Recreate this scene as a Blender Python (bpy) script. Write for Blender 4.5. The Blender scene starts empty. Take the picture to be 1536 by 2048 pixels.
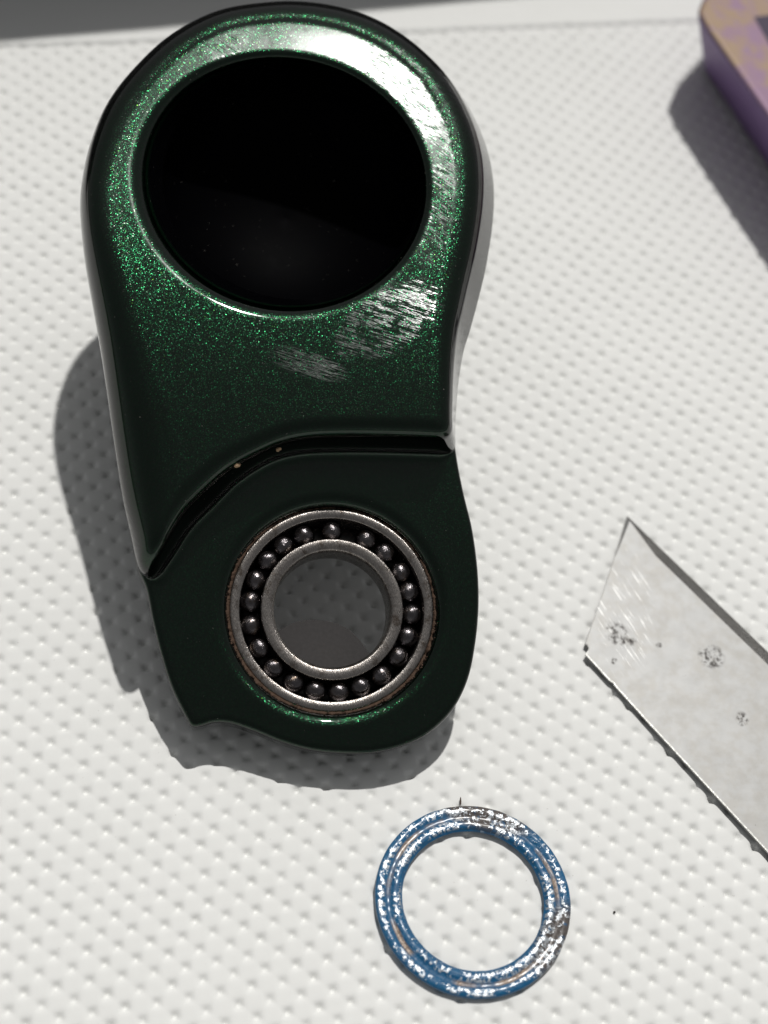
import bpy, math, random
import numpy as np
from mathutils import Matrix, Vector

random.seed(7)
rng = np.random.default_rng(7)
U = 0.001                                   # geometry below is written in millimetres
scene = bpy.context.scene

# ------------------------------------------------------------------ camera
CAM = (-24.434, -117.060, 178.675)
cam_d = bpy.data.cameras.new('camera')
cam = bpy.data.objects.new('camera', cam_d)
scene.collection.objects.link(cam)
RX = (0.990779, 0.0, 0.135489)              # right
RY = (-0.073769, 0.838783, 0.539445)        # up
RZ = (-0.113645, -0.544466, 0.831049)       # back
cam.matrix_world = Matrix(((RX[0], RY[0], RZ[0], CAM[0]*U),
                           (RX[1], RY[1], RZ[1], CAM[1]*U),
                           (RX[2], RY[2], RZ[2], CAM[2]*U),
                           (0, 0, 0, 1)))
cam_d.sensor_fit = 'VERTICAL'
cam_d.sensor_height = 34.6
cam_d.sensor_width = 34.6
cam_d.lens = 52.0
cam_d.clip_start = 0.005
cam_d.clip_end = 50.0
cam_d.dof.use_dof = True
cam_d.dof.focus_distance = 0.193
cam_d.dof.aperture_fstop = 15.0
cam_d.dof.aperture_blades = 0
scene.camera = cam

# ------------------------------------------------------------------ light
TO_SUN = Vector((0.088, 0.427, 0.902)).normalized()
world = bpy.data.worlds.new('World')
scene.world = world
world.use_nodes = True
wn = world.node_tree
wn.nodes.clear()
w_out = wn.nodes.new('ShaderNodeOutputWorld')
w_bg = wn.nodes.new('ShaderNodeBackground')
w_sky = wn.nodes.new('ShaderNodeTexSky')
w_sky.sky_type = 'NISHITA'
w_sky.sun_disc = False
w_sky.sun_elevation = math.asin(TO_SUN.z)
w_sky.sun_rotation = math.atan2(TO_SUN.x, TO_SUN.y)
w_sky.air_density = 1.0
w_sky.dust_density = 1.5
w_sky.ozone_density = 1.0
w_hs = wn.nodes.new('ShaderNodeHueSaturation')
w_hs.inputs['Saturation'].default_value = 0.04
w_bg.inputs['Strength'].default_value = 0.05
wn.links.new(w_sky.outputs[0], w_hs.inputs['Color'])
wn.links.new(w_hs.outputs[0], w_bg.inputs['Color'])
wn.links.new(w_bg.outputs[0], w_out.inputs['Surface'])

sun_d = bpy.data.lights.new('sun', 'SUN')
sun_d.energy = 2.55
sun_d.angle = math.radians(1.4)
sun_d.color = (1.0, 0.98, 0.945)
sun = bpy.data.objects.new('sun', sun_d)
scene.collection.objects.link(sun)
sun.rotation_euler = TO_SUN.to_track_quat('Z', 'Y').to_euler()

scene.view_settings.view_transform = 'Standard'
scene.view_settings.look = 'None'
scene.view_settings.exposure = 0.0
scene.view_settings.gamma = 1.0
scene.view_settings.use_curve_mapping = False
scene.render.engine = 'CYCLES'

# ------------------------------------------------------------------ helpers
def link(o):
    scene.collection.objects.link(o)
    return o

def tag(o, label=None, cat=None, group=None, kind=None):
    if label: o['label'] = label
    if cat: o['category'] = cat
    if group: o['group'] = group
    if kind: o['kind'] = kind
    return o

def empty(name, loc=(0, 0, 0)):
    o = bpy.data.objects.new(name, None)
    o.location = [c*U for c in loc]
    o.empty_display_size = 0.01
    return link(o)

def mesh_np(name, verts, faces, mat, parent=None, smooth=True, normals=None):
    me = bpy.data.meshes.new(name)
    v = np.asarray(verts, dtype=np.float64)*U
    if isinstance(faces, np.ndarray):
        n, k = faces.shape
        me.vertices.add(len(v)); me.vertices.foreach_set('co', v.ravel())
        me.loops.add(n*k); me.loops.foreach_set('vertex_index', faces.astype(np.int32).ravel())
        me.polygons.add(n)
        me.polygons.foreach_set('loop_start', np.arange(0, n*k, k, dtype=np.int32))
        me.polygons.foreach_set('loop_total', np.full(n, k, dtype=np.int32))
        me.update(calc_edges=True)
    else:
        me.from_pydata(v.tolist(), [], faces)
        me.update()
    me.polygons.foreach_set('use_smooth', [smooth]*len(me.polygons))
    if normals is not None:
        me.normals_split_custom_set_from_vertices(normals.tolist())
    if mat: me.materials.append(mat)
    o = link(bpy.data.objects.new(name, me))
    if parent: o.parent = parent
    return o

def lathe(profile, seg=160, jitter=0.0):
    """closed profile [(r,z)...] revolved about z"""
    p = np.array(profile); n = len(p)
    th = np.arange(seg)*2*math.pi/seg
    v = np.zeros((seg, n, 3))
    v[:, :, 0] = p[None, :, 0]*np.cos(th)[:, None]
    v[:, :, 1] = p[None, :, 0]*np.sin(th)[:, None]
    v[:, :, 2] = p[None, :, 1]
    i = np.arange(seg)[:, None]; j = np.arange(n)[None, :]
    i2 = (i+1) % seg; j2 = (j+1) % n
    f = np.stack([i*n+j, i2*n+j, i2*n+j2, i*n+j2], -1).reshape(-1, 4)
    return v.reshape(-1, 3), f

def catmull(pts, sub=8, closed=True):
    P = np.array(pts, float); n = len(P); out = []
    rngi = range(n) if closed else range(n-1)
    for i in rngi:
        if closed:
            p0, p1, p2, p3 = P[i-1], P[i], P[(i+1) % n], P[(i+2) % n]
        else:
            p0, p1, p2, p3 = P[max(i-1, 0)], P[i], P[i+1], P[min(i+2, n-1)]
        for k in range(sub):
            t = k/sub
            out.append(0.5*((2*p1)+(p2-p0)*t+(2*p0-5*p1+4*p2-p3)*t*t+(3*p1-p0-3*p2+p3)*t**3))
    if not closed: out.append(P[-1])
    return np.array(out)

def poly_sdf(poly, X, Y):
    """signed distance (negative inside) of a closed polygon on flat arrays"""
    x = X.ravel(); y = Y.ravel()
    d = np.full(x.shape, 1e9); s = np.zeros(x.shape, bool)
    n = len(poly)
    for i in range(n):
        ax, ay = poly[i]; bx, by = poly[(i+1) % n]
        ex, ey = bx-ax, by-ay
        L = ex*ex+ey*ey
        if L < 1e-12: continue
        wx = x-ax; wy = y-ay
        t = np.clip((wx*ex+wy*ey)/L, 0, 1)
        dx = wx-ex*t; dy = wy-ey*t
        np.minimum(d, dx*dx+dy*dy, out=d)
        c = (ay > y) != (by > y)
        if c.any():
            xi = ax+(y-ay)/(ey if abs(ey) > 1e-12 else 1e-12)*ex
            s ^= c & (x < xi)
    d = np.sqrt(d)
    return np.where(s, -d, d).reshape(X.shape)

def smax(a, b, k):
    h = np.maximum(k-np.abs(a-b), 0)/k
    return np.maximum(a, b)+h*h*k*0.25

def smin(a, b, k):
    return -smax(-a, -b, k)

# ------------------------------------------------------------------ materials
class NT:
    """small wrapper for writing node trees"""
    def __init__(self, name):
        self.m = bpy.data.materials.new(name); self.m.use_nodes = True
        self.t = self.m.node_tree; self.t.nodes.clear()
        self.out = self.t.nodes.new('ShaderNodeOutputMaterial')
    def n(self, typ, **kw):
        nd = self.t.nodes.new(typ)
        for k, v in kw.items():
            if k in nd.inputs: self.set(nd.inputs[k], v)
            else: setattr(nd, k, v)
        return nd
    def set(self, sock, v):
        if hasattr(v, 'links') or isinstance(v, bpy.types.NodeSocket): self.t.links.new(v, sock)
        else:
            if isinstance(v, tuple) and len(v) == 3 and sock.type == 'RGBA': v = v+(1,)
            sock.default_value = v
    def math(self, op, a, b=0.0, c=0.0, clamp=False):
        nd = self.t.nodes.new('ShaderNodeMath'); nd.operation = op; nd.use_clamp = clamp
        for s, v in zip(nd.inputs, (a, b, c)): self.set(s, v)
        return nd.outputs[0]
    def vmath(self, op, a, b=(0, 0, 0), scale=None):
        nd = self.t.nodes.new('ShaderNodeVectorMath'); nd.operation = op
        self.set(nd.inputs[0], a)
        if scale is not None: self.set(nd.inputs['Scale'], scale)
        else: self.set(nd.inputs[1], b)
        return nd.outputs[0]
    def mm(self):
        tc = self.n('ShaderNodeTexCoord')
        return self.vmath('SCALE', tc.outputs['Object'], scale=1000.0)
    def mapped(self, v, scale=(1, 1, 1), rot=(0, 0, 0), loc=(0, 0, 0)):
        mp = self.n('ShaderNodeMapping')
        self.set(mp.inputs['Vector'], v)
        mp.inputs['Scale'].default_value = scale
        mp.inputs['Rotation'].default_value = rot
        mp.inputs['Location'].default_value = loc
        return mp.outputs[0]
    def noise(self, v, scale, detail=2.0, rough=0.5, out='Fac'):
        nd = self.n('ShaderNodeTexNoise'); self.set(nd.inputs['Vector'], v)
        nd.inputs['Scale'].default_value = scale; nd.inputs['Detail'].default_value = detail
        nd.inputs['Roughness'].default_value = rough
        return nd.outputs[out]
    def ramp(self, f, a, b, lo=0.0, hi=1.0):
        nd = self.n('ShaderNodeMapRange'); nd.interpolation_type = 'SMOOTHSTEP'
        for k, v in (('Value', f), ('From Min', a), ('From Max', b), ('To Min', lo), ('To Max', hi)):
            self.set(nd.inputs[k], v)
        return nd.outputs[0]
    def mix(self, f, a, b):
        nd = self.n('ShaderNodeMix'); nd.data_type = 'RGBA'
        self.set(nd.inputs[0], f); self.set(nd.inputs[6], a); self.set(nd.inputs[7], b)
        return nd.outputs[2]
    def bump(self, h, dist_mm, strength=1.0, normal=None):
        nd = self.n('ShaderNodeBump'); self.set(nd.inputs['Height'], h)
        nd.inputs['Distance'].default_value = dist_mm*U
        nd.inputs['Strength'].default_value = strength
        if normal is not None: self.set(nd.inputs['Normal'], normal)
        return nd.outputs[0]
    def blob(self, v, c, r, rot=0.0):
        """soft elliptical patch in object mm: 1 inside, 0 outside"""
        p = self.vmath('SUBTRACT', v, c)
        if rot:
            p = self.mapped(p, rot=(0, 0, -rot))
        p = self.vmath('DIVIDE', p, r)
        L = self.n('ShaderNodeVectorMath'); L.operation = 'LENGTH'; self.set(L.inputs[0], p)
        return self.ramp(L.outputs['Value'], 0.55, 1.0, 1.0, 0.0)
    def principled(self, **kw):
        nd = self.n('ShaderNodeBsdfPrincipled')
        for k, v in kw.items(): self.set(nd.inputs[k.replace('_', ' ')], v)
        self.t.links.new(nd.outputs[0], self.out.inputs['Surface'])
        return nd

def mat_sheet():
    t = NT('dimpled_white_sheet'); v = t.mm()
    fib = t.noise(t.mapped(v, scale=(1.0, 0.12, 1.0)), 9.0, 3.0, 0.6)
    grain = t.noise(v, 14.0, 3.0, 0.6)
    big = t.noise(v, 0.05, 2.0)
    h = t.math('ADD', t.math('MULTIPLY', fib, 0.6), t.math('MULTIPLY', grain, 0.5))
    col = t.mix(big, (0.78, 0.785, 0.765), (0.82, 0.822, 0.805))
    speck = t.ramp(t.noise(v, 1.9, 1.0), 0.775, 0.80)
    col = t.mix(t.math('MULTIPLY', speck, 0.25), col, (0.35, 0.33, 0.30))
    t.principled(Base_Color=col, Roughness=0.72, Normal=t.bump(h, 0.035, 0.6), Specular_IOR_Level=0.3)
    return t.m

def mat_paint():
    t = NT('green_flake_paint'); v = t.mm()
    geo = t.n('ShaderNodeNewGeometry')
    nrm = geo.outputs['Normal']
    # flakes: every cell is a tiny mirror with a tilt of its own
    vor = t.n('ShaderNodeTexVoronoi', feature='F1'); t.set(vor.inputs['Vector'], v)
    vor.inputs["Scale"].default_value = 14.0
    rnd = t.vmath('SUBTRACT', vor.outputs['Color'], (0.5, 0.5, 0.5))
    fl_n = t.vmath('NORMALIZE', t.vmath('ADD', nrm, t.vmath('SCALE', rnd, scale=0.33)))
    sep = t.n('ShaderNodeSeparateColor'); t.set(sep.inputs[0], vor.outputs['Color'])
    mask = t.ramp(t.math('FRACT', t.math('MULTIPLY', sep.outputs[0], 7.13)), 0.35, 0.55)
    hue = t.math('FRACT', t.math('MULTIPLY', sep.outputs[1], 5.7))
    fcol = t.mix(t.ramp(hue, 0.62, 0.90), (0.0027, 0.0250, 0.0092), (0.020, 0.023, 0.020))
    fcol = t.mix(t.ramp(hue, 0.0, 0.18, 1.0, 0.0), fcol, (0.007, 0.019, 0.002))
    sp0 = t.n('ShaderNodeSeparateXYZ'); t.set(sp0.inputs[0], v)
    # scuffs: patches of parallel hairline scratches in the clear coat
    s1 = t.noise(t.mapped(t.mapped(v, rot=(0, 0, math.radians(13))), scale=(0.30, 5.5, 1.0)), 1.0, 3.0, 0.7)
    s2 = t.noise(t.mapped(t.mapped(v, rot=(0, 0, math.radians(32))), scale=(0.6, 4.5, 1.0)), 1.0, 3.0, 0.7)
    brk = t.ramp(t.noise(v, 0.5, 4.0, 0.7), 0.30, 0.60)
    p1 = t.blob(v, (4.2, 35.4, 6.0), (10.0, 5.2, 12.0), math.radians(38))
    p2 = t.blob(v, (-5.4, 28.8, 7.0), (6.2, 2.2, 12.0), math.radians(-14))
    p3 = t.blob(v, (6.5, 69.0, 4.0), (11.0, 6.5, 14.0), math.radians(-48))
    p4 = t.blob(v, (-18.0, 74.5, 4.0), (3.0, 6.0, 14.0), math.radians(-25))
    p5 = t.blob(v, (10.5, 52.0, 4.0), (3.0, 12.0, 14.0), math.radians(-8))
    sc_a = t.math('MAXIMUM', t.math('MULTIPLY', p1, brk), t.math('MULTIPLY', p2, 1.5))
    sc_b = t.math('MULTIPLY', t.math('MAXIMUM', t.math('MAXIMUM', p3, p5), p4), brk)
    scuff = t.math('MAXIMUM', sc_a, sc_b)
    da = t.math('MULTIPLY', t.math('SUBTRACT', s1, 0.46), t.math('MULTIPLY', sc_a, 2.1))
    db = t.math('MULTIPLY', t.math('SUBTRACT', s2, 0.50), t.math('MULTIPLY', sc_b, 0.9))
    # hairlines tip the clear coat's normal across their own direction
    tilt = t.vmath('ADD', t.vmath('SCALE', t.mapped((-0.28, 0.90, 0.33)), scale=da), t.vmath('SCALE', t.mapped((0.40, 0.86, 0.31)), scale=db))
    orange = t.noise(v, 1.1, 1.0)
    cn = t.vmath('NORMALIZE', t.vmath('ADD', t.bump(t.math('MULTIPLY', orange, 0.10), 0.03, 1.0), tilt))
    wear = t.math('MULTIPLY', t.ramp(t.math('ADD', sp0.outputs[1], t.math('MULTIPLY', t.noise(v, 0.12, 3.0, 0.6), 30.0)), 44.0, 62.0),
                  t.ramp(t.noise(v, 0.35, 4.0, 0.65), 0.25, 0.6, 0.7, 1.0))
    crough = t.math('ADD', 0.05, t.math('ADD', t.math('MULTIPLY', wear, 0.125), t.math('MULTIPLY', scuff, 0.075)))
    dust = t.math('MULTIPLY', t.ramp(t.noise(v, 2.7, 2.0, 0.75), 0.735, 0.765), 0.8)
    sp = t.n('ShaderNodeSeparateXYZ'); t.set(sp.inputs[0], v)
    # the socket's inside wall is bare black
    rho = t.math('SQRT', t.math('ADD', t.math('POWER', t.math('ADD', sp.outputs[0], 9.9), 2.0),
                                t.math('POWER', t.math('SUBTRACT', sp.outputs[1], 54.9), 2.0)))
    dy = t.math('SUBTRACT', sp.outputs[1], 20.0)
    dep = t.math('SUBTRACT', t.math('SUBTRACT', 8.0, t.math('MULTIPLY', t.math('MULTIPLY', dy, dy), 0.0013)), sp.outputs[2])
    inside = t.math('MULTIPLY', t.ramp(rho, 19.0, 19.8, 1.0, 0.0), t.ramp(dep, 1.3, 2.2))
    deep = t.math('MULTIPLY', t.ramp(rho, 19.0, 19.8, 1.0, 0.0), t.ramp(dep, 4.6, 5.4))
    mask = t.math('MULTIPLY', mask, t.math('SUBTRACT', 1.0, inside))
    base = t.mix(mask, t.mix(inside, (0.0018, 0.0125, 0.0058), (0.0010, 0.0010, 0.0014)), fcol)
    base = t.mix(dust, base, (0.20, 0.19, 0.17))
    dustf = t.math('SUBTRACT', 1.0, dust)
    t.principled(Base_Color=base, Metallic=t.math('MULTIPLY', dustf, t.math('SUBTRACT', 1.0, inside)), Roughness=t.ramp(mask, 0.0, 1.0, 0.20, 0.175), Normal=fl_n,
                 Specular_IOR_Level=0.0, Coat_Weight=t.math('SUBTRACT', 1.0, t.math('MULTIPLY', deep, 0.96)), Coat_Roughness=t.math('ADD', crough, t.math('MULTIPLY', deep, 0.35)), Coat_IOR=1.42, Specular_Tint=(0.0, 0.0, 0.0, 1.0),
                 Coat_Normal=cn)
    return t.m

def mat_steel(name, col=(0.46, 0.44, 0.42), rough=0.28, circ=True, dirt=0.5):
    t = NT(name); v = t.mm()
    sc = t.noise(t.mapped(v, scale=(1, 1, 1)), 2.6, 4.0, 0.65)
    fine = t.noise(t.mapped(v, scale=(7.0, 1.2, 1.0), rot=(0, 0, 0.7)), 2.2, 3.0, 0.6)
    h = t.math('ADD', t.math('MULTIPLY', sc, 0.3), fine)
    d = t.ramp(t.noise(v, 0.8, 4.0, 0.7), 0.5, 0.72)
    c = t.mix(t.math('MULTIPLY', d, dirt), col, (0.10, 0.075, 0.055))
    t.principled(Base_Color=c, Metallic=1.0, Roughness=t.ramp(fine, 0.3, 0.7, rough*0.75, rough*1.5),
                 Normal=t.bump(h, 0.05, 0.8))
    return t.m

def mat_plain(name, col, rough=0.5, metal=0.0, bump=0.0, bscale=4.0, spec=0.5):
    t = NT(name); v = t.mm()
    n1 = t.noise(v, bscale, 4.0, 0.6)
    c = t.mix(n1, tuple(x*0.75 for x in col), tuple(min(1, x*1.25) for x in col))
    kw = dict(Base_Color=c, Roughness=rough, Metallic=metal, Specular_IOR_Level=spec)
    if bump: kw['Normal'] = t.bump(n1, bump)
    t.principled(**kw)
    return t.m

def mat_blade():
    t = NT('blade_steel'); v = t.mm()
    st = t.ramp(t.noise(v, 0.45, 3.0, 0.6), 0.35, 0.7)
    c = t.mix(st, (0.315, 0.316, 0.313), (0.292, 0.287, 0.275))
    spots = t.ramp(t.noise(v, 0.62, 5.0, 0.72), 0.70, 0.74)
    for ctr, r in (((31.6, -17.5, 0), (1.9, 2.2, 4)), ((44.6, -20.0, 0), (2.2, 2.2, 4)), ((47.7, -29.1, 0), (1.1, 1.3, 4)),
                   ((37.4, -18.8, 0), (0.6, 0.5, 4)), ((30.9, -21.7, 0), (0.7, 0.6, 4)), ((33.2, -18.6, 0), (1.3, 0.9, 4))):
        b = t.blob(v, ctr, r)
        spots = t.math('MAXIMUM', spots, t.math('MULTIPLY', b, t.ramp(t.noise(v, 0.95, 5.0, 0.75), 0.44, 0.64)))
    c = t.mix(t.math('MULTIPLY', spots, 0.72), c, (0.12, 0.105, 0.095))
    scr = t.noise(t.mapped(v, scale=(0.25, 7.0, 1.0), rot=(0, 0, math.radians(50))), 1.0, 3.0, 0.6)
    mott = t.noise(v, 0.6, 3.0, 0.55)
    h = t.math('ADD', t.math('MULTIPLY', scr, 0.5), t.math('MULTIPLY', mott, 0.2))
    streak = t.noise(t.mapped(t.mapped(v, rot=(0, 0, math.radians(62))), scale=(0.22, 3.2, 1.0)), 1.0, 3.0, 0.65)
    streak = t.math('MULTIPLY', t.ramp(streak, 0.58, 0.70), t.blob(v, (32.5, -13.0, 0), (6.0, 13.0, 6.0)))
    c = t.mix(t.math('MULTIPLY', streak, 0.8), c, (0.62, 0.62, 0.61))
    rg = t.math('ADD', t.ramp(mott, 0.3, 0.7, 0.565, 0.585), t.math('MULTIPLY', spots, 0.3))
    t.principled(Base_Color=c, Metallic=1.0, Roughness=rg, Normal=t.bump(h, 0.03, 0.5))
    return t.m

def mat_seal():
    t = NT('blue_seal_rubber'); v = t.mm()
    sp = t.n('ShaderNodeSeparateXYZ'); t.set(sp.inputs[0], v)
    r = t.math('SQRT', t.math('ADD', t.math('POWER', sp.outputs[0], 2.0), t.math('POWER', sp.outputs[1], 2.0)))
    ang = t.math('ARCTAN2', sp.outputs[1], sp.outputs[0])
    comb = t.n('ShaderNodeCombineXYZ')
    t.set(comb.inputs[0], t.math('MULTIPLY', t.math('SINE', ang), 3.0))
    t.set(comb.inputs[1], t.math('MULTIPLY', t.math('COSINE', ang), 3.0))
    an = t.noise(comb.outputs[0], 0.9, 3.0, 0.6)
    an2 = t.noise(t.vmath('ADD', comb.outputs[0], (9.0, 4.0, 2.0)), 0.7, 3.0, 0.6)
    rw = t.math('ADD', r, t.math('MULTIPLY', t.math('SUBTRACT', an, 0.5), 0.5))
    # bare brass showing along the channel, grey worn patches at the top and lower right
    chan = t.ramp(t.math('ABSOLUTE', t.math('SUBTRACT', rw, 10.35)), 0.18, 0.42, 1.0, 0.0)
    brass = t.math('MULTIPLY', chan, t.ramp(an2, 0.40, 0.6, 0.0, 0.8))
    g1 = t.blob(v, (1.6, 10.6, 0), (7.6, 2.5, 5), math.radians(-14))
    g2 = t.blob(v, (9.6, -4.6, 0), (2.3, 6.2, 5), math.radians(-27))
    worn = t.math('MULTIPLY', t.math('MAXIMUM', g1, g2), t.ramp(t.noise(v, 0.9, 3.0, 0.6), 0.30, 0.46))
    blue = t.mix(t.noise(v, 1.2, 3.0), (0.0015, 0.062, 0.165), (0.003, 0.125, 0.27))
    c = t.mix(brass, blue, (0.30, 0.21, 0.13))
    c = t.mix(worn, c, (0.085, 0.072, 0.066))
    # scraped, silvery skin with sun sparkle painted in, in strokes across the two beads
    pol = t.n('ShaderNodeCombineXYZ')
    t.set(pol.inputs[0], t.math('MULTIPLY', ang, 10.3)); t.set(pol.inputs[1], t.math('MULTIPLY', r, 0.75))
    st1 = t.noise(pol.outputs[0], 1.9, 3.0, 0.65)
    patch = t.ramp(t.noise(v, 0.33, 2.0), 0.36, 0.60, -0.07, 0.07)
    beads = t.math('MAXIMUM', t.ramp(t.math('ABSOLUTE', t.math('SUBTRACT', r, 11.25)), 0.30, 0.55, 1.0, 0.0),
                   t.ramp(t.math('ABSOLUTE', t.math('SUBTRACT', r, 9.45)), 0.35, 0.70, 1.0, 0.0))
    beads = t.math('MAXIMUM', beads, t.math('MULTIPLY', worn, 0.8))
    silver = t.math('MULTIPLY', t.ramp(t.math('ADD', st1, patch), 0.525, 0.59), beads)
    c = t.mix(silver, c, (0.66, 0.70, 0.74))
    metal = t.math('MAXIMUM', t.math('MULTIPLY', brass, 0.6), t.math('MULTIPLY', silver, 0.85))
    m1 = t.noise(v, 3.4, 3.0, 0.65)
    h = t.math('ADD', t.math('MULTIPLY', st1, 1.0), t.math('MULTIPLY', m1, 0.4))
    t.principled(Coat_Weight=0.5, Coat_Roughness=0.2, Base_Color=c, Metallic=metal,
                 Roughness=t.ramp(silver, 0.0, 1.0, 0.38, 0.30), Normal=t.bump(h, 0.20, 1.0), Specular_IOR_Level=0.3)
    return t.m

def mat_purple():
    t = NT('worn_purple_anodising'); v = t.mm()
    wear = t.ramp(t.noise(v, 0.16, 4.0, 0.6), 0.40, 0.60)
    edge = t.noise(v, 0.6, 3.0)
    c = t.mix(wear, (0.27, 0.17, 0.25), (0.32, 0.225, 0.15))
    c = t.mix(t.ramp(edge, 0.55, 0.75), c, (0.27, 0.18, 0.26))
    t.principled(Base_Color=c, Metallic=0.2, Roughness=0.55, Normal=t.bump(edge, 0.08, 0.6))
    return t.m

M_SHEET = mat_sheet()
M_PAINT = mat_paint()
M_RACE = mat_steel('worn_bearing_steel', (0.33, 0.305, 0.285), 0.24, dirt=0.8)
M_BALL = mat_steel('ball_steel', (0.14, 0.13, 0.135), 0.19, dirt=1.0)
M_GREASE = mat_plain('black_grease', (0.006, 0.006, 0.007), 0.35, bump=0.1, bscale=1.5)
M_RUST = mat_plain('rusty_dirt', (0.075, 0.042, 0.025), 0.85, bump=0.2, bscale=3.0)
M_BLADE = mat_blade()
M_EDGE = mat_steel('polished_blade_edge', (0.50, 0.50, 0.48), 0.42, dirt=0.2)  # paler than the flat: some of the sun's glint is in the colour
M_GRIND = mat_steel('ground_blade_bevel', (0.13, 0.127, 0.122), 0.34, dirt=0.2)  # darker than the flat: reflected dark sky put into the bevel's colour
M_SEAL = mat_seal()
M_PURPLE = mat_purple()
M_PURPLE_D = mat_plain('purple_recess_shade', (0.022, 0.006, 0.040), 0.5)
M_PURPLE_S = mat_plain('purple_anodising', (0.150, 0.088, 0.215), 0.55, bscale=0.4)
M_BORE_SHADE = mat_plain('bore_shade_tone', (0.063, 0.060, 0.060), 0.9, bscale=2.0, spec=0.2)  # tone chosen so the sunlit cover reads like shaded sheet
M_SAND = mat_plain('sand_grain', (0.48, 0.33, 0.20), 0.8, bscale=6.0)
M_SOOT = mat_plain('dark_grit', (0.04, 0.035, 0.03), 0.8)
M_BOX = mat_plain('dark_grey_card', (0.07, 0.07, 0.072), 0.75)

# ------------------------------------------------------------------ the dimpled white sheet
LA = np.array((0.6922, -3.4655)); LB = np.array((2.1277, -1.3702)); LO = np.array((-51.209, 1.96))
HEM_P = np.array((5.5, 100.94)); HEM_D = np.array((51.2, 11.2)); HEM_D = HEM_D/np.linalg.norm(HEM_D)
HEM_N = np.array((-HEM_D[1], HEM_D[0]))

def value_noise(x, y, cell, seed):
    r = np.random.default_rng(seed).random((256, 256))
    gx = x/cell; gy = y/cell
    ix = np.floor(gx).astype(int); iy = np.floor(gy).astype(int)
    fx = gx-ix; fy = gy-iy
    fx = fx*fx*(3-2*fx); fy = fy*fy*(3-2*fy)
    a = r[ix % 256, iy % 256]; b = r[(ix+1) % 256, iy % 256]
    c = r[ix % 256, (iy+1) % 256]; d = r[(ix+1) % 256, (iy+1) % 256]
    return (a*(1-fx)+b*fx)*(1-fy)+(c*(1-fx)+d*fx)*fy-0.5

def sheet_height(x, y):
    Minv = np.linalg.inv(np.stack([LA, LB], 1))
    px, py = x-LO[0], y-LO[1]
    # a woven web is never a perfect lattice
    px = px+0.20*value_noise(x, y, 5.0, 1)+0.10*value_noise(x, y, 1.9, 2)
    py = py+0.20*value_noise(x, y, 5.0, 3)+0.10*value_noise(x, y, 1.9, 4)
    u = Minv[0, 0]*px+Minv[0, 1]*py; w = Minv[1, 0]*px+Minv[1, 1]*py
    z = np.zeros_like(x)
    iu = np.round(u); iw = np.round(w)
    for du in (-1, 0, 1):
        for dw in (-1, 0, 1):
            ku, kw = iu+du, iw+dw
            qx = px-(ku*LA[0]+kw*LB[0]); qy = py-(ku*LA[1]+kw*LB[1])
            hsh = np.modf(np.abs(np.sin(ku*12.9898+kw*78.233)*43758.5453))[0]
            r2 = qx*qx+qy*qy
            z -= (0.75+0.5*hsh)*(0.64*np.exp(-(np.abs(qx*0.84-qy*0.54)+np.abs(qx*0.54+qy*0.84))**1.8/0.33)+0.07*np.exp(-r2/(0.85**2)))
    s = (x-HEM_P[0])*HEM_N[0]+(y-HEM_P[1])*HEM_N[1]
    along = (x-HEM_P[0])*HEM_D[0]+(y-HEM_P[1])*HEM_D[1]
    s = s+0.25*value_noise(along, along*0, 4.0, 9)
    f = np.clip((s+0.6)/1.2, 0, 1); f = f*f*(3-2*f)
    z = z*(1-f)+0.35*f
    z -= 0.45*np.exp(-(s/0.45)**2)*(0.75+0.25*np.cos(along*2*math.pi/2.6))
    z += 0.16*value_noise(x, y, 14.0, 5)+0.05*value_noise(x, y, 3.3, 6)+0.03*value_noise(x, y, 0.9, 7)
    return z

def axis(lo, hi, step, far):
    mid = np.arange(lo, hi+1e-6, step)
    out = []; d = step; p = hi
    while p < far:
        d *= 1.35; p += d; out.append(p)
    neg = []; d = step; p = lo
    while p > -far:
        d *= 1.35; p -= d; neg.append(p)
    return np.concatenate([neg[::-1], mid, out])

gx = axis(-98, 102, 0.245, 500.0); gy = axis(-98, 130, 0.245, 500.0)
GX, GY = np.meshgrid(gx, gy, indexing='ij')
GZ = sheet_height(GX.ravel(), GY.ravel()).reshape(GX.shape)
fade = np.clip((GX+98)/6, 0, 1)*np.clip((102-GX)/6, 0, 1)*np.clip((GY+98)/6, 0, 1)*np.clip((130-GY)/4, 0, 1)
GZ = GZ*fade
nx, ny = GX.shape
ii, jj = np.meshgrid(np.arange(nx-1), np.arange(ny-1), indexing='ij')
q = np.stack([ii*ny+jj, (ii+1)*ny+jj, (ii+1)*ny+jj+1, ii*ny+jj+1], -1).reshape(-1, 4)
sheet = mesh_np('table_cover', np.stack([GX, GY, GZ], -1).reshape(-1, 3), q, M_SHEET)
tag(sheet, 'white dimpled sheet covering the work surface under everything', 'sheet', kind='structure')

# ------------------------------------------------------------------ the green link
TILT = math.radians(20.0)
ORG = np.array((-8.016, -22.482, 11.793))          # centre of the bearing, on the plate's face
ST, CT = math.sin(TILT), math.cos(TILT)

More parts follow.
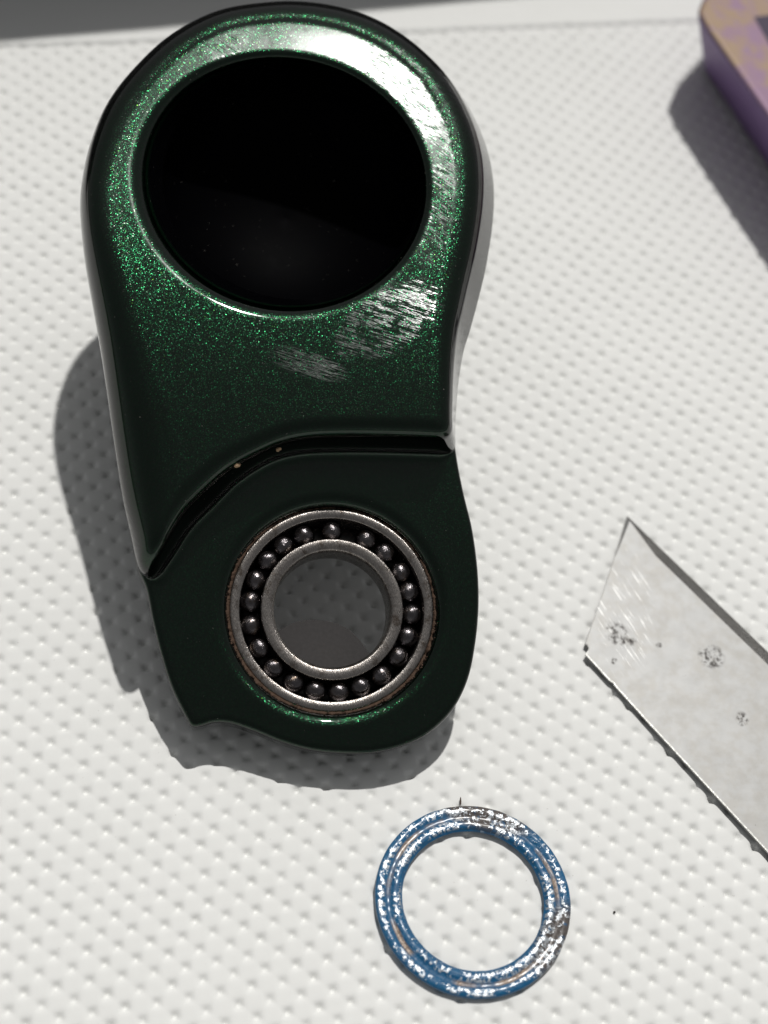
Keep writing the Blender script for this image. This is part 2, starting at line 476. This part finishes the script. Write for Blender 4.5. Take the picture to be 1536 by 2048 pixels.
S_PTS = [(-13.19, 83.36), (-20.15, 81.02), (-26.11, 76.35), (-30.43, 70.57), (-33.56, 64.65), (-35.1, 58.71), (-35.64, 53.37), (-35.48, 48.91), (-34.35, 42.51), (-32.81, 36.34), (-31.27, 30.34), (-29.91, 24.37), (-28.47, 17.86), (-26.93, 11.4), (-25.6, 6.9), (-24.58, 3.48), (-23.25, 0.73), (-22.22, -2.95), (-20.93, -6.9), (-19.26, -11.11), (-17.16, -14.76), (-16.3, -15.75), (-15.16, -15.62), (-13.74, -15.11), (-11.67, -15.11), (-8.68, -15.91), (-5.24, -17.06), (-1.51, -17.82), (2.51, -17.96), (6.21, -17.63), (9.9, -16.51), (12.96, -14.74), (15.68, -11.79), (17.45, -7.93), (18.26, -3.45), (18.55, 1.36), (18.26, 6.19), (17.4, 11.37), (16.2, 15.7), (15.2, 19.9), (14.63, 23.51), (14.63, 26.94), (14.81, 30.78), (15.33, 35.04), (16.26, 38.69), (17.11, 43.46), (17.59, 47.91), (17.81, 53.88), (17.67, 59.82), (17.02, 64.1), (15.66, 68.39), (13.4, 72.82), (10.53, 76.59), (6.89, 79.72), (1.95, 82.42), (-3.16, 83.8), (-8.21, 84.08)]
F_PTS = [(-12.8, 78.28), (-18.87, 76.23), (-24.04, 72.18), (-28.01, 67.0), (-30.74, 61.69), (-32.22, 56.48), (-32.84, 51.17), (-32.31, 46.14), (-30.47, 40.79), (-27.52, 32.96), (-24.69, 25.22), (-22.32, 18.26), (-20.74, 11.07), (-19.31, 4.03), (-5.15, 2.0), (12.98, 4.0), (11.7, 19.17), (11.29, 25.77), (11.03, 31.16), (11.11, 35.99), (11.67, 42.18), (12.59, 47.92), (13.14, 53.97), (12.88, 59.21), (12.0, 63.43), (10.27, 67.6), (7.91, 71.37), (4.59, 74.47), (0.49, 76.99), (-4.11, 78.41), (-8.67, 78.77)]
L8 = [(16.44, 20.88), (11.71, 21.0), (5.16, 20.72), (-2.12, 20.1), (-6.75, 19.19), (-10.55, 17.38),
      (-14.61, 14.8), (-17.91, 11.36), (-19.78, 8.64), (-21.55, 4.84), (-23.23, 1.9), (-26.24, -3.43)]
L0 = [(17.96, 20.51), (13.43, 20.8), (6.22, 20.49), (0.17, 20.07), (-5.05, 19.45), (-9.1, 18.0), (-12.95, 15.02),
      (-15.67, 11.76), (-18.36, 8.54), (-20.26, 5.02), (-21.99, 1.94), (-24.86, -3.25)]

def region(curve):
    c = catmull(curve, 6, closed=False)
    x0, y0 = c[0]; x1, y1 = c[-1]
    return np.vstack([c, [(x1-30, y1-50), (-80, y1-50), (-80, 140), (80, 140), (80, y0+0.2)]])

FS = 0.2                                            # 2D field grid
fx0, fy0 = -46.0, -28.0
fnx, fny = int(76/FS), int(124/FS)
fgx, fgy = np.meshgrid(fx0+np.arange(fnx)*FS, fy0+np.arange(fny)*FS, indexing='ij')
FIELDS = np.stack([poly_sdf(catmull(F_PTS, 5), fgx, fgy), poly_sdf(catmull(S_PTS, 5), fgx, fgy),
                   poly_sdf(region(L8), fgx, fgy), poly_sdf(region(L0), fgx, fgy)], -1)

def sample(x, y):
    """Catmull-Rom sampling of the four 2D fields"""
    u = np.clip((x-fx0)/FS, 1, fnx-3); w = np.clip((y-fy0)/FS, 1, fny-3)
    i = np.floor(u).astype(int); j = np.floor(w).astype(int)
    a = u-i; b = w-j
    def wt(t):
        return (0.5*(-t+2*t*t-t**3), 0.5*(2-5*t*t+3*t**3), 0.5*(t+4*t*t-3*t**3), 0.5*(t**3-t*t))
    wa, wb = wt(a), wt(b)
    out = 0
    for m in range(4):
        row = 0
        for k in range(4):
            row = row+wb[k][..., None]*FIELDS[i+m-1, j+k-1]
        out = out+wa[m][..., None]*row
    return out

C1 = (-10.0, 53.8); R1 = 18.35
C2 = (-8.6, 55.9); R2 = 16.8
H0 = 8.0
PLATE_T = 6.2

def body_sdf(x, y, z, fd):
    dF, dS, d8, d0 = fd[..., 0], fd[..., 1], fd[..., 2], fd[..., 3]
    up_y = np.clip((y-38)/22, 0, 1); up_y = up_y*up_y*(3-2*up_y)
    zt = H0-0.0013*np.maximum(y-20, 0)**2+0.014*(x+10)*up_y-up_y*0.005*np.maximum(np.hypot(x+10.1, y-53.9)-21.0, 0)**2
    t = zt-z
    u = np.clip(t/5.5, 0, 1)
    gl = np.sqrt(np.maximum(1-(1-u)**2, 0))                         # left flank: one soft roll
    u1 = np.clip(t/2.2, 0, 1); u2 = np.clip((t-1.2)/6.8, 0, 1)
    gr = 0.50*np.sqrt(np.maximum(1-(1-u1)**2, 0))+0.50*u2           # right flank: tight edge, then a drafted wall
    wr = np.clip((x+2.0)/12.0, 0, 1); wr = wr*wr*(3-2*wr)
    dr = dS-1.3*wr*up_y
    g = gl*(1-wr)+gr*wr
    dh = dF*(1-g)+dr*g+np.maximum(t-9.0, 0)**2*0.03+(1-wr)*(0.3+0.7*up_y)*np.maximum(t-5.8, 0)*0.8
    up = smax(dh, -t, 1.2)
    lw = np.clip(z/8.0, 0, 1)
    up = smax(up, d8*lw+d0*(1-lw), 2.4)
    up = smax(up, -9.0-z, 3.0)
    pl = smax(dS, z, 0.9)
    pl = smax(pl, -PLATE_T-z, 2.0)
    pl = smax(pl, -d0-8.0, 2.0)
    b = smin(up, pl, 0.12+1.2*np.clip((-dS-0.6)/2.0, 0, 1))
    rho2 = np.hypot(x-C2[0], y-C2[1])
    b = smin(b, smax(rho2-13.0, z+6.0, 1.0), 4.0)                   # stub behind the socket
    k = np.clip((zt-z)/4.5, 0, 1)
    rho = np.hypot(x-(C1[0]*(1-k)+C2[0]*k), y-(C1[1]*(1-k)+C2[1]*k))
    v = np.clip((-1.0-z)/9.5, 0, 1)
    R = (R1*(1-k)+R2*k)*np.sqrt(1.0001-v*v)                         # socket with a bowl-shaped floor
    b = smax(b, R-rho, 1.35)
    r0 = np.hypot(x, y)
    b = smax(b, 13.03-r0, 2.0)                                      # bearing seat
    wz = ORG[2]+y*ST+z*CT
    return smax(b, 0.12-wz, 0.4)

def surface_nets(V, h, org):
    ins = V < 0
    nx, ny, nz = V.shape
    cnt = np.zeros((nx-1, ny-1, nz-1), np.int8)
    for a in (0, 1):
        for b in (0, 1):
            for c in (0, 1):
                cnt += ins[a:nx-1+a, b:ny-1+b, c:nz-1+c]
    act = np.argwhere((cnt > 0) & (cnt < 8))
    idx = np.full(cnt.shape, -1, np.int64)
    idx[act[:, 0], act[:, 1], act[:, 2]] = np.arange(len(act))
    corners = [(a, b, c) for a in (0, 1) for b in (0, 1) for c in (0, 1)]
    cv = np.stack([V[act[:, 0]+a, act[:, 1]+b, act[:, 2]+c] for a, b, c in corners], 1)
    acc = np.zeros((len(act), 3)); n = np.zeros(len(act))
    for p in range(8):
        for q_ in range(p+1, 8):
            A, B = np.array(corners[p]), np.array(corners[q_])
            if np.abs(A-B).sum() != 1: continue
            va, vb = cv[:, p], cv[:, q_]
            m = (va < 0) != (vb < 0)
            tt = va[m]/(va[m]-vb[m])
            acc[m] += A+(B-A)*tt[:, None]; n[m] += 1
    verts = (act+acc/n[:, None])*h+np.array(org)
    faces = []
    for ax in range(3):
        s1 = [slice(None)]*3; s2 = [slice(None)]*3
        s1[ax] = slice(0, -1); s2[ax] = slice(1, None)
        e = ins[tuple(s1)] != ins[tuple(s2)]
        o1, o2 = (ax+1) % 3, (ax+2) % 3
        E = np.argwhere(e)
        E = E[(E[:, o1] > 0) & (E[:, o2] > 0) & (E[:, o1] < V.shape[o1]-1) & (E[:, o2] < V.shape[o2]-1)]
        def cell(d1, d2):
            c = E.copy(); c[:, o1] -= d1; c[:, o2] -= d2
            return idx[c[:, 0], c[:, 1], c[:, 2]]
        qd = np.stack([cell(1, 1), cell(0, 1), cell(0, 0), cell(1, 0)], 1)
        flip = ~ins[E[:, 0], E[:, 1], E[:, 2]]
        qd[flip] = qd[flip][:, ::-1]
        faces.append(qd)
    return verts, np.vstack(faces)

GH = 0.36
vx = np.arange(-38, 21.5, GH); vy = np.arange(-21, 88, GH); vz = np.arange(-44, 10.5, GH)
VX, VY = np.meshgrid(vx, vy, indexing='ij')
fd2 = sample(VX, VY)
V = np.empty((len(vx), len(vy), len(vz)), np.float32)
for k, zz in enumerate(vz):
    V[:, :, k] = body_sdf(VX, VY, np.full_like(VX, zz), fd2)
bv, bf = surface_nets(V, GH, (vx[0], vy[0], vz[0]))
del V

def sdf_pts(p):
    return body_sdf(p[:, 0], p[:, 1], p[:, 2], sample(p[:, 0], p[:, 1]))

def sdf_grad(p, e=0.06):
    gr = np.zeros_like(p)
    for a in range(3):
        d = np.zeros(3); d[a] = e
        gr[:, a] = (sdf_pts(p+d)-sdf_pts(p-d))/(2*e)
    return gr

for it in range(2):
    d0_ = sdf_pts(bv); gr = sdf_grad(bv)
    bv = bv-np.clip(d0_/np.maximum((gr**2).sum(1), 0.2), -0.3, 0.3)[:, None]*gr
gr = sdf_grad(bv, 0.10)
bn = gr/np.maximum(np.linalg.norm(gr, axis=1), 1e-6)[:, None]

linkage = empty('suspension_link', ORG)
linkage.rotation_euler = (TILT, 0, 0)
tag(linkage, 'dark green metallic link with a big round socket and an open ball bearing', 'bike part')
mesh_np('body', bv, bf, M_PAINT, linkage, normals=bn)

# ---- bearing pressed into the link
v, f = lathe([(8.6, -5.2), (11.9, -5.2), (11.9, -5.7), (8.6, -5.7)], 96)
bearing = mesh_np('bearing', v, f, M_GREASE, linkage)
bearing['label'] = 'open steel ball bearing with its seal removed'
ZT = -0.95
v, f = lathe([(13.0, ZT-0.35), (12.75, ZT-0.06), (12.55, ZT), (11.75, ZT), (11.62, ZT-0.12), (11.58, ZT-0.6),
              (11.85, ZT-0.75), (11.85, ZT-1.0), (11.6, ZT-1.2), (11.62, ZT-1.8), (11.62, ZT-2.45), (11.45, ZT-3.1),
              (11.35, ZT-4.6), (11.6, ZT-5.0), (12.9, ZT-5.0), (13.0, ZT-4.8)], 200)
mesh_np('outer_race', v, f, M_RACE, bearing)
v, f = lathe([(8.98, ZT-0.25), (8.9, ZT-0.03), (8.78, ZT+0.02), (7.75, ZT+0.02), (7.55, ZT-0.10), (7.36, ZT-0.40),
              (7.3, ZT-0.7), (7.3, ZT-4.6), (7.6, ZT-5.0), (9.0, ZT-5.0), (9.1, ZT-4.0), (9.0, ZT-3.2), (8.85, ZT-2.45),
              (8.9, ZT-1.7), (8.95, ZT-1.2)], 200)
mesh_np('inner_race', v, f, M_RACE, bearing)

seg = 96  # added cover: hides the sun patch under the bore with a shade tone
ring_ = []
for i in range(seg):
    a = 2*math.pi*i/seg
    p = np.array((-1.1+7.9*math.cos(a), -8.2+7.9*math.sin(a)))
    r_ = np.linalg.norm(p)
    if r_ > 9.4: p *= 9.4/r_
    ring_.append(p+0.06*math.sin(7*a))
vv = [(p[0], p[1], -8.5) for p in ring_]+[(p[0], p[1], -8.9) for p in ring_]
ff = [tuple(range(seg)), tuple(range(2*seg-1, seg-1, -1))]
ff += [(i, seg+i, seg+(i+1) % seg, (i+1) % seg) for i in range(seg)]
ws = mesh_np('bore_shade_cover', vv, ff, M_BORE_SHADE, linkage, smooth=False)
ws['label'] = 'added dark cover standing in for the shade seen through the bearing hole'

def uv_sphere(r, nu=24, nv=14):
    vs = [(0, 0, r)]
    for i in range(1, nv):
        a = math.pi*i/nv
        for j in range(nu):
            b = 2*math.pi*j/nu
            vs.append((r*math.sin(a)*math.cos(b), r*math.sin(a)*math.sin(b), r*math.cos(a)))
    vs.append((0, 0, -r)); fs = []
    for j in range(nu): fs.append((0, 1+j, 1+(j+1) % nu))
    for i in range(nv-2):
        for j in range(nu):
            a = 1+i*nu+j; b = 1+i*nu+(j+1) % nu
            fs.append((a, a+nu, b+nu, b))
    for j in range(nu): fs.append((len(vs)-1, 1+(nv-2)*nu+(j+1) % nu, 1+(nv-2)*nu+j))
    return vs, fs

ball_px = [(300, 560), (280, 680), (290, 810), (345, 930), (430, 1030), (540, 1105), (660, 1140), (785, 1140),
           (905, 1105), (1020, 1045), (1100, 930), (1150, 815), (1165, 690), (1135, 570), (1085, 465), (990, 370),
           (895, 285), (700, 260), (550, 300), (445, 365), (370, 455)]
ball_ang = sorted(math.atan2(-(y-702), (x-722)) for x, y in ball_px)
vs, fs = uv_sphere(1.42)
ball0 = None
for a in ball_ang:
    if ball0 is None:
        ball0 = b = mesh_np('ball', vs, fs, M_BALL, bearing)
    else:
        b = link(ball0.copy()); b.parent = bearing
    b.location = (10.24*math.cos(a)*U, 10.24*math.sin(a)*U, -2.95*U)
    b.rotation_euler = (random.uniform(0, 6), random.uniform(0, 6), random.uniform(0, 6))

# ---- rusty dirt packed between seat and outer race
seg = 420
rows = []
for i in range(seg):
    a = 2*math.pi*i/seg
    nz_ = float(value_noise(np.array([a*9.0]), np.array([0.0]), 0.5, 21)[0])
    n2 = float(value_noise(np.array([a*14.0]), np.array([3.0]), 0.25, 22)[0])
    wgt = 0.35+0.65*max(0.0, math.cos(a-math.radians(205)))+0.45*max(0, math.cos(a-math.radians(-25)))**2
    lift = -0.66+(0.55*nz_+0.5*n2+0.75)*1.0*wgt
    r_o = 13.5+0.25*n2+0.35*nz_*wgt
    rows.append([(12.9, -2.0), (12.88, -1.12+lift*0.25), (13.1+0.15*n2, -0.98+lift*0.9),
                 (r_o-0.1, -1.02+lift), (r_o+0.1, -2.0)])
vv = []; ff = []
for i, prof in enumerate(rows):
    a = 2*math.pi*i/seg
    for r, z in prof: vv.append((r*math.cos(a), r*math.sin(a), z))
for i in range(seg):
    for j in range(4):
        a0 = i*5+j; b0 = ((i+1) % seg)*5+j
        ff.append((a0, b0, b0+1, a0+1))
for i in range(260):
    a = math.radians(random.choice((random.gauss(195, 32), random.gauss(-22, 20), random.gauss(-100, 40))))
    r = 13.25+random.gauss(0.1, 0.22); s_ = random.uniform(0.05, 0.17); c0 = len(vv)
    x0, y0, z0 = r*math.cos(a), r*math.sin(a), -0.85+random.uniform(-0.25, 0.2)
    for dx, dy, dz in ((1, 0, 0), (-1, 0, 0), (0, 1, 0), (0, -1, 0), (0, 0, 1), (0, 0, -1)):
        k_ = s_*random.uniform(0.6, 1.4); vv.append((x0+dx*k_, y0+dy*k_, z0+dz*k_))
    ff += [tuple(c0+q_ for q_ in t_) for t_ in ((0, 2, 4), (2, 1, 4), (1, 3, 4), (3, 0, 4), (2, 0, 5), (1, 2, 5), (3, 1, 5), (0, 3, 5))]
dirt = mesh_np('dirt_ring', vv, ff, M_RUST, linkage)
dirt['label'] = 'brown rusty dirt packed around the bearing'

# ------------------------------------------------------------------ blue bearing seal on the sheet
SEAL_C = np.array((10.75, -55.2, 0.22))
prof = [(11.80, 0.0), (11.93, 0.22), (11.88, 0.55), (11.70, 0.68), (11.25, 0.72), (10.90, 0.68), (10.66, 0.52), (10.1, 0.52),
        (9.90, 0.66), (9.6, 0.74), (9.15, 0.73), (8.95, 0.64), (8.90, 0.46), (8.74, 0.40), (8.62, 0.28), (8.68, 0.0)]
v, f = lathe(prof, 360)
th = np.arctan2(v[:, 1], v[:, 0]); rr = np.hypot(v[:, 0], v[:, 1])
wob = 0.10*np.sin(th*2+0.6)+0.05*np.sin(th*5+1.0)
rw = rr*(1+0.006*np.sin(2*th+1.2))+0.05*value_noise(th*12, rr*0, 1.0, 31)
v[:, 0] = rw*np.cos(th); v[:, 1] = rw*np.sin(th)
v[:, 2] += np.where(v[:, 2] > 0.01, 0.06*value_noise(th*20+7, rr*2, 1.0, 32), 0)
v[:, 2] += 0.22+wob+0.12*np.cos(th-2.2)
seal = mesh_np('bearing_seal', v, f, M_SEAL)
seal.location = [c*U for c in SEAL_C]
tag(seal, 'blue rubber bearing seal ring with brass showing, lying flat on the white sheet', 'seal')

# ------------------------------------------------------------------ snapped knife blade
def blade_at(p, n):
    return (p[0]+n[0], p[1]+n[1])
TIP = np.array((34.9, 2.0)); FAR_U = np.array((83.0, -53.0))
LOW0 = np.array((27.3, -20.9)); FAR_L = np.array((68.0, -71.0))
du = (FAR_U-TIP); du /= np.linalg.norm(du); nu_ = np.array((-du[1], du[0]))       # outward at cutting edge
cut_in = 1.75
low = [(27.13, -19.33), (27.45, -19.55), (27.6, -20.0), (27.35, -20.5), (27.05, -20.95), (28.0, -22.1), (30.05, -24.65),
       (30.55, -24.95), (30.75, -25.4), (35.02, -30.75), (40.9, -37.95), (48.7, -47.5), (60.0, -61.3), (68.0, -71.0)]
top_edge = [TIP+(FAR_U-TIP)*k for k in (0, 0.1, 0.25, 0.5, 0.75, 1.0)]
outline = [tuple(p) for p in low]+[tuple(p) for p in top_edge[::-1]]+[(32.4, -5.2), (30.85, -9.5), (29.0, -14.4)]
n = len(outline)
P = np.array(outline)
Zb, Zt_ = 0.62, 1.0
inset = []
for i in range(n):
    p0, p1, p2 = P[i-1], P[i], P[(i+1) % n]
    e1 = (p1-p0)/max(np.linalg.norm(p1-p0), 1e-6); e2 = (p2-p1)/max(np.linalg.norm(p2-p1), 1e-6)
    nrm_ = np.array((-(e1+e2)[1], (e1+e2)[0])); nrm_ /= max(np.linalg.norm(nrm_), 1e-6)
    is_cut = len(low) <= i < len(low)+len(top_edge)
    d = cut_in if is_cut else (0.20 if 3 <= i < len(low) else 0.10)
    if i == len(low)+len(top_edge)-1: d = 1.1
    inset.append(p1+nrm_*d)
vv = [(p[0], p[1], Zb) for p in P]
for i, p in enumerate(P):
    is_cut = len(low) <= i < len(low)+len(top_edge)
    vv.append((p[0], p[1], Zb+0.02 if is_cut else Zt_-0.024))
vv += [(p[0], p[1], Zt_) for p in inset]
ff = [tuple(range(n-1, -1, -1))]
for k in (0, 1):
    for i in range(n):
        j = (i+1) % n
        ff.append((k*n+i, k*n+j, (k+1)*n+j, (k+1)*n+i))
ff.append(tuple(range(2*n, 3*n)))
blade = mesh_np('knife_blade', vv, ff, M_BLADE, smooth=False)
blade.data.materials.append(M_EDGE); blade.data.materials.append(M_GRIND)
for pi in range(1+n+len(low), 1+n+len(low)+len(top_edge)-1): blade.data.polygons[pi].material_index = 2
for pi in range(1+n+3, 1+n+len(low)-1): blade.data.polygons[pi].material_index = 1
tag(blade, 'snapped flat steel knife blade with dark specks at the right edge', 'blade')

# ------------------------------------------------------------------ purple block, far right
def prism(name, bottom, top, z0, z1, mat, parent=None, r=1.5):
    """block whose bottom and top outlines differ, with a bevelled edge"""
    b = catmull(bottom, 1); t_ = catmull(top, 1); n = len(b)
    vv = [(x, y, z0) for x, y in b]+[(x, y, z1) for x, y in t_]
    ff = [tuple(range(n-1, -1, -1)), tuple(range(n, 2*n))]
    for i in range(n):
        j = (i+1) % n
        ff.append((i, j, n+j, n+i))
    o = mesh_np(name, vv, ff, mat, parent, smooth=False)
    m = o.modifiers.new('bevel', 'BEVEL'); m.width = r*U; m.segments = 4; m.limit_method = 'ANGLE'
    m.angle_limit = math.radians(25)
    return o

ptop = [(52.2, 90.2), (61.0, 68.0), (71.0, 43.5), (104.0, 56.0), (98.0, 112.0), (80.0, 128.0), (63.0, 116.0), (53.6, 102.0), (50.9, 95.0)]
pbot = [(58.6, 97.0), (66.0, 77.0), (75.5, 53.0), (99.0, 62.0), (93.0, 108.0), (79.0, 120.0), (66.0, 112.0), (59.6, 103.5), (57.6, 99.5)]
purple = empty('anodised_block', (76, 86, 0))
tag(purple, 'worn purple and bronze metal block at the upper right corner', 'metal block')
sh = lambda l: [(x-76, y-86) for x, y in l]
blk = prism('block_body', sh(pbot), sh(ptop), 0.1, 16.0, M_PURPLE_S, purple, 1.3)
blk.data.materials.append(M_PURPLE)
blk.data.polygons[1].material_index = 1
prism('recess_shade', sh([(61.2, 94.6), (63.0, 88.2), (73.0, 91.5), (71.0, 98.0)]), sh([(60.9, 94.9), (62.9, 87.8), (73.3, 91.2), (71.2, 98.3)]),
      15.7, 16.03, M_PURPLE_D, purple, 0.01)  # thin slab flush with the top; the hollow's shade is its colour

# ------------------------------------------------------------------ box added out of view beyond the top edge, to cast a shadow
bd = np.array((85.4, 25.4)); bd /= np.linalg.norm(bd); bnrm = np.array((-bd[1], bd[0]))
HB = 55.0
p_sh = np.array((-64.2, 86.3))+np.array((TO_SUN.x, TO_SUN.y))/TO_SUN.z*HB
q0 = p_sh-bd*90; q1 = p_sh+bd*118
poly = [tuple(q0), tuple(q1), tuple(q1+bnrm*60), tuple(q0+bnrm*60)]
box = empty('shadow_caster_box', (poly[0][0], poly[0][1], 0))
o0 = np.array(poly[0])
tag(box, 'dark grey box added out of view past the top edge to shade the sheet', 'box')
pl_ = [tuple(np.array(p)-o0) for p in poly]
prism('box_body', pl_, pl_, 0.1, HB-3, M_BOX, box, 0.8)
lid = [tuple(np.array(p)-o0) for p in (poly[0]-bnrm*0, poly[1]-bnrm*0, poly[2]+bnrm*0.6, poly[3]+bnrm*0.6)]
prism('lid', lid, lid, HB-2.9, HB, M_BOX, box, 0.8)

# ------------------------------------------------------------------ grit
def grain(name, pos, r, mat, label, cat='grit', stretch=(1, 1, 1)):
    vs, fs = uv_sphere(1.0, 9, 6)
    vs = np.array(vs)
    vs *= r*(0.75+0.5*rng.random((len(vs), 1)))*np.array(stretch)
    o = mesh_np(name, vs, fs, mat, smooth=False)
    o.location = [c*U for c in pos]
    tag(o, label, cat)
    return o

def on_link(x, y, z):
    return (ORG[0]+x, ORG[1]+y*CT-z*ST, ORG[2]+y*ST+z*CT)

def seat(x, y, z):
    """where the line from the lens to a point of the link first meets its skin"""
    e = np.array(CAM)-ORG
    e = np.array((e[0], e[1]*CT+e[2]*ST, -e[1]*ST+e[2]*CT))
    p = np.array((x, y, z)); d = (e-p)/np.linalg.norm(e-p)
    p = p+d*14
    for _ in range(60):
        p = p-d*max(float(sdf_pts(p[None])[0]), 0.02)*0.8
    return on_link(*(p+d*0.22))

grain('sand_grain', seat(-13.37, 16.43, 4.0), 0.5, M_SAND, 'tan sand grain on the lower left curve of the ledge')
grain('sand_grain', seat(-8.25, 18.84, 4.0), 0.38, M_SAND, 'tan sand grain higher up the ledge, toward its straight part')
grain('sand_grain', (-13.1, -20.8, 0.15), 0.4, M_SAND, 'tan sand grain seen through the bearing hole')
grain('grit_speck', (28.35, -55.8, 0.1), 0.16, M_SOOT, 'tiny dark speck on the sheet right of the blue ring')
grain('fibre', (9.6, -42.6, 0.5), 0.09, M_RUST, 'short brown fibre sticking up above the blue ring', 'fibre', (1, 6.5, 1))
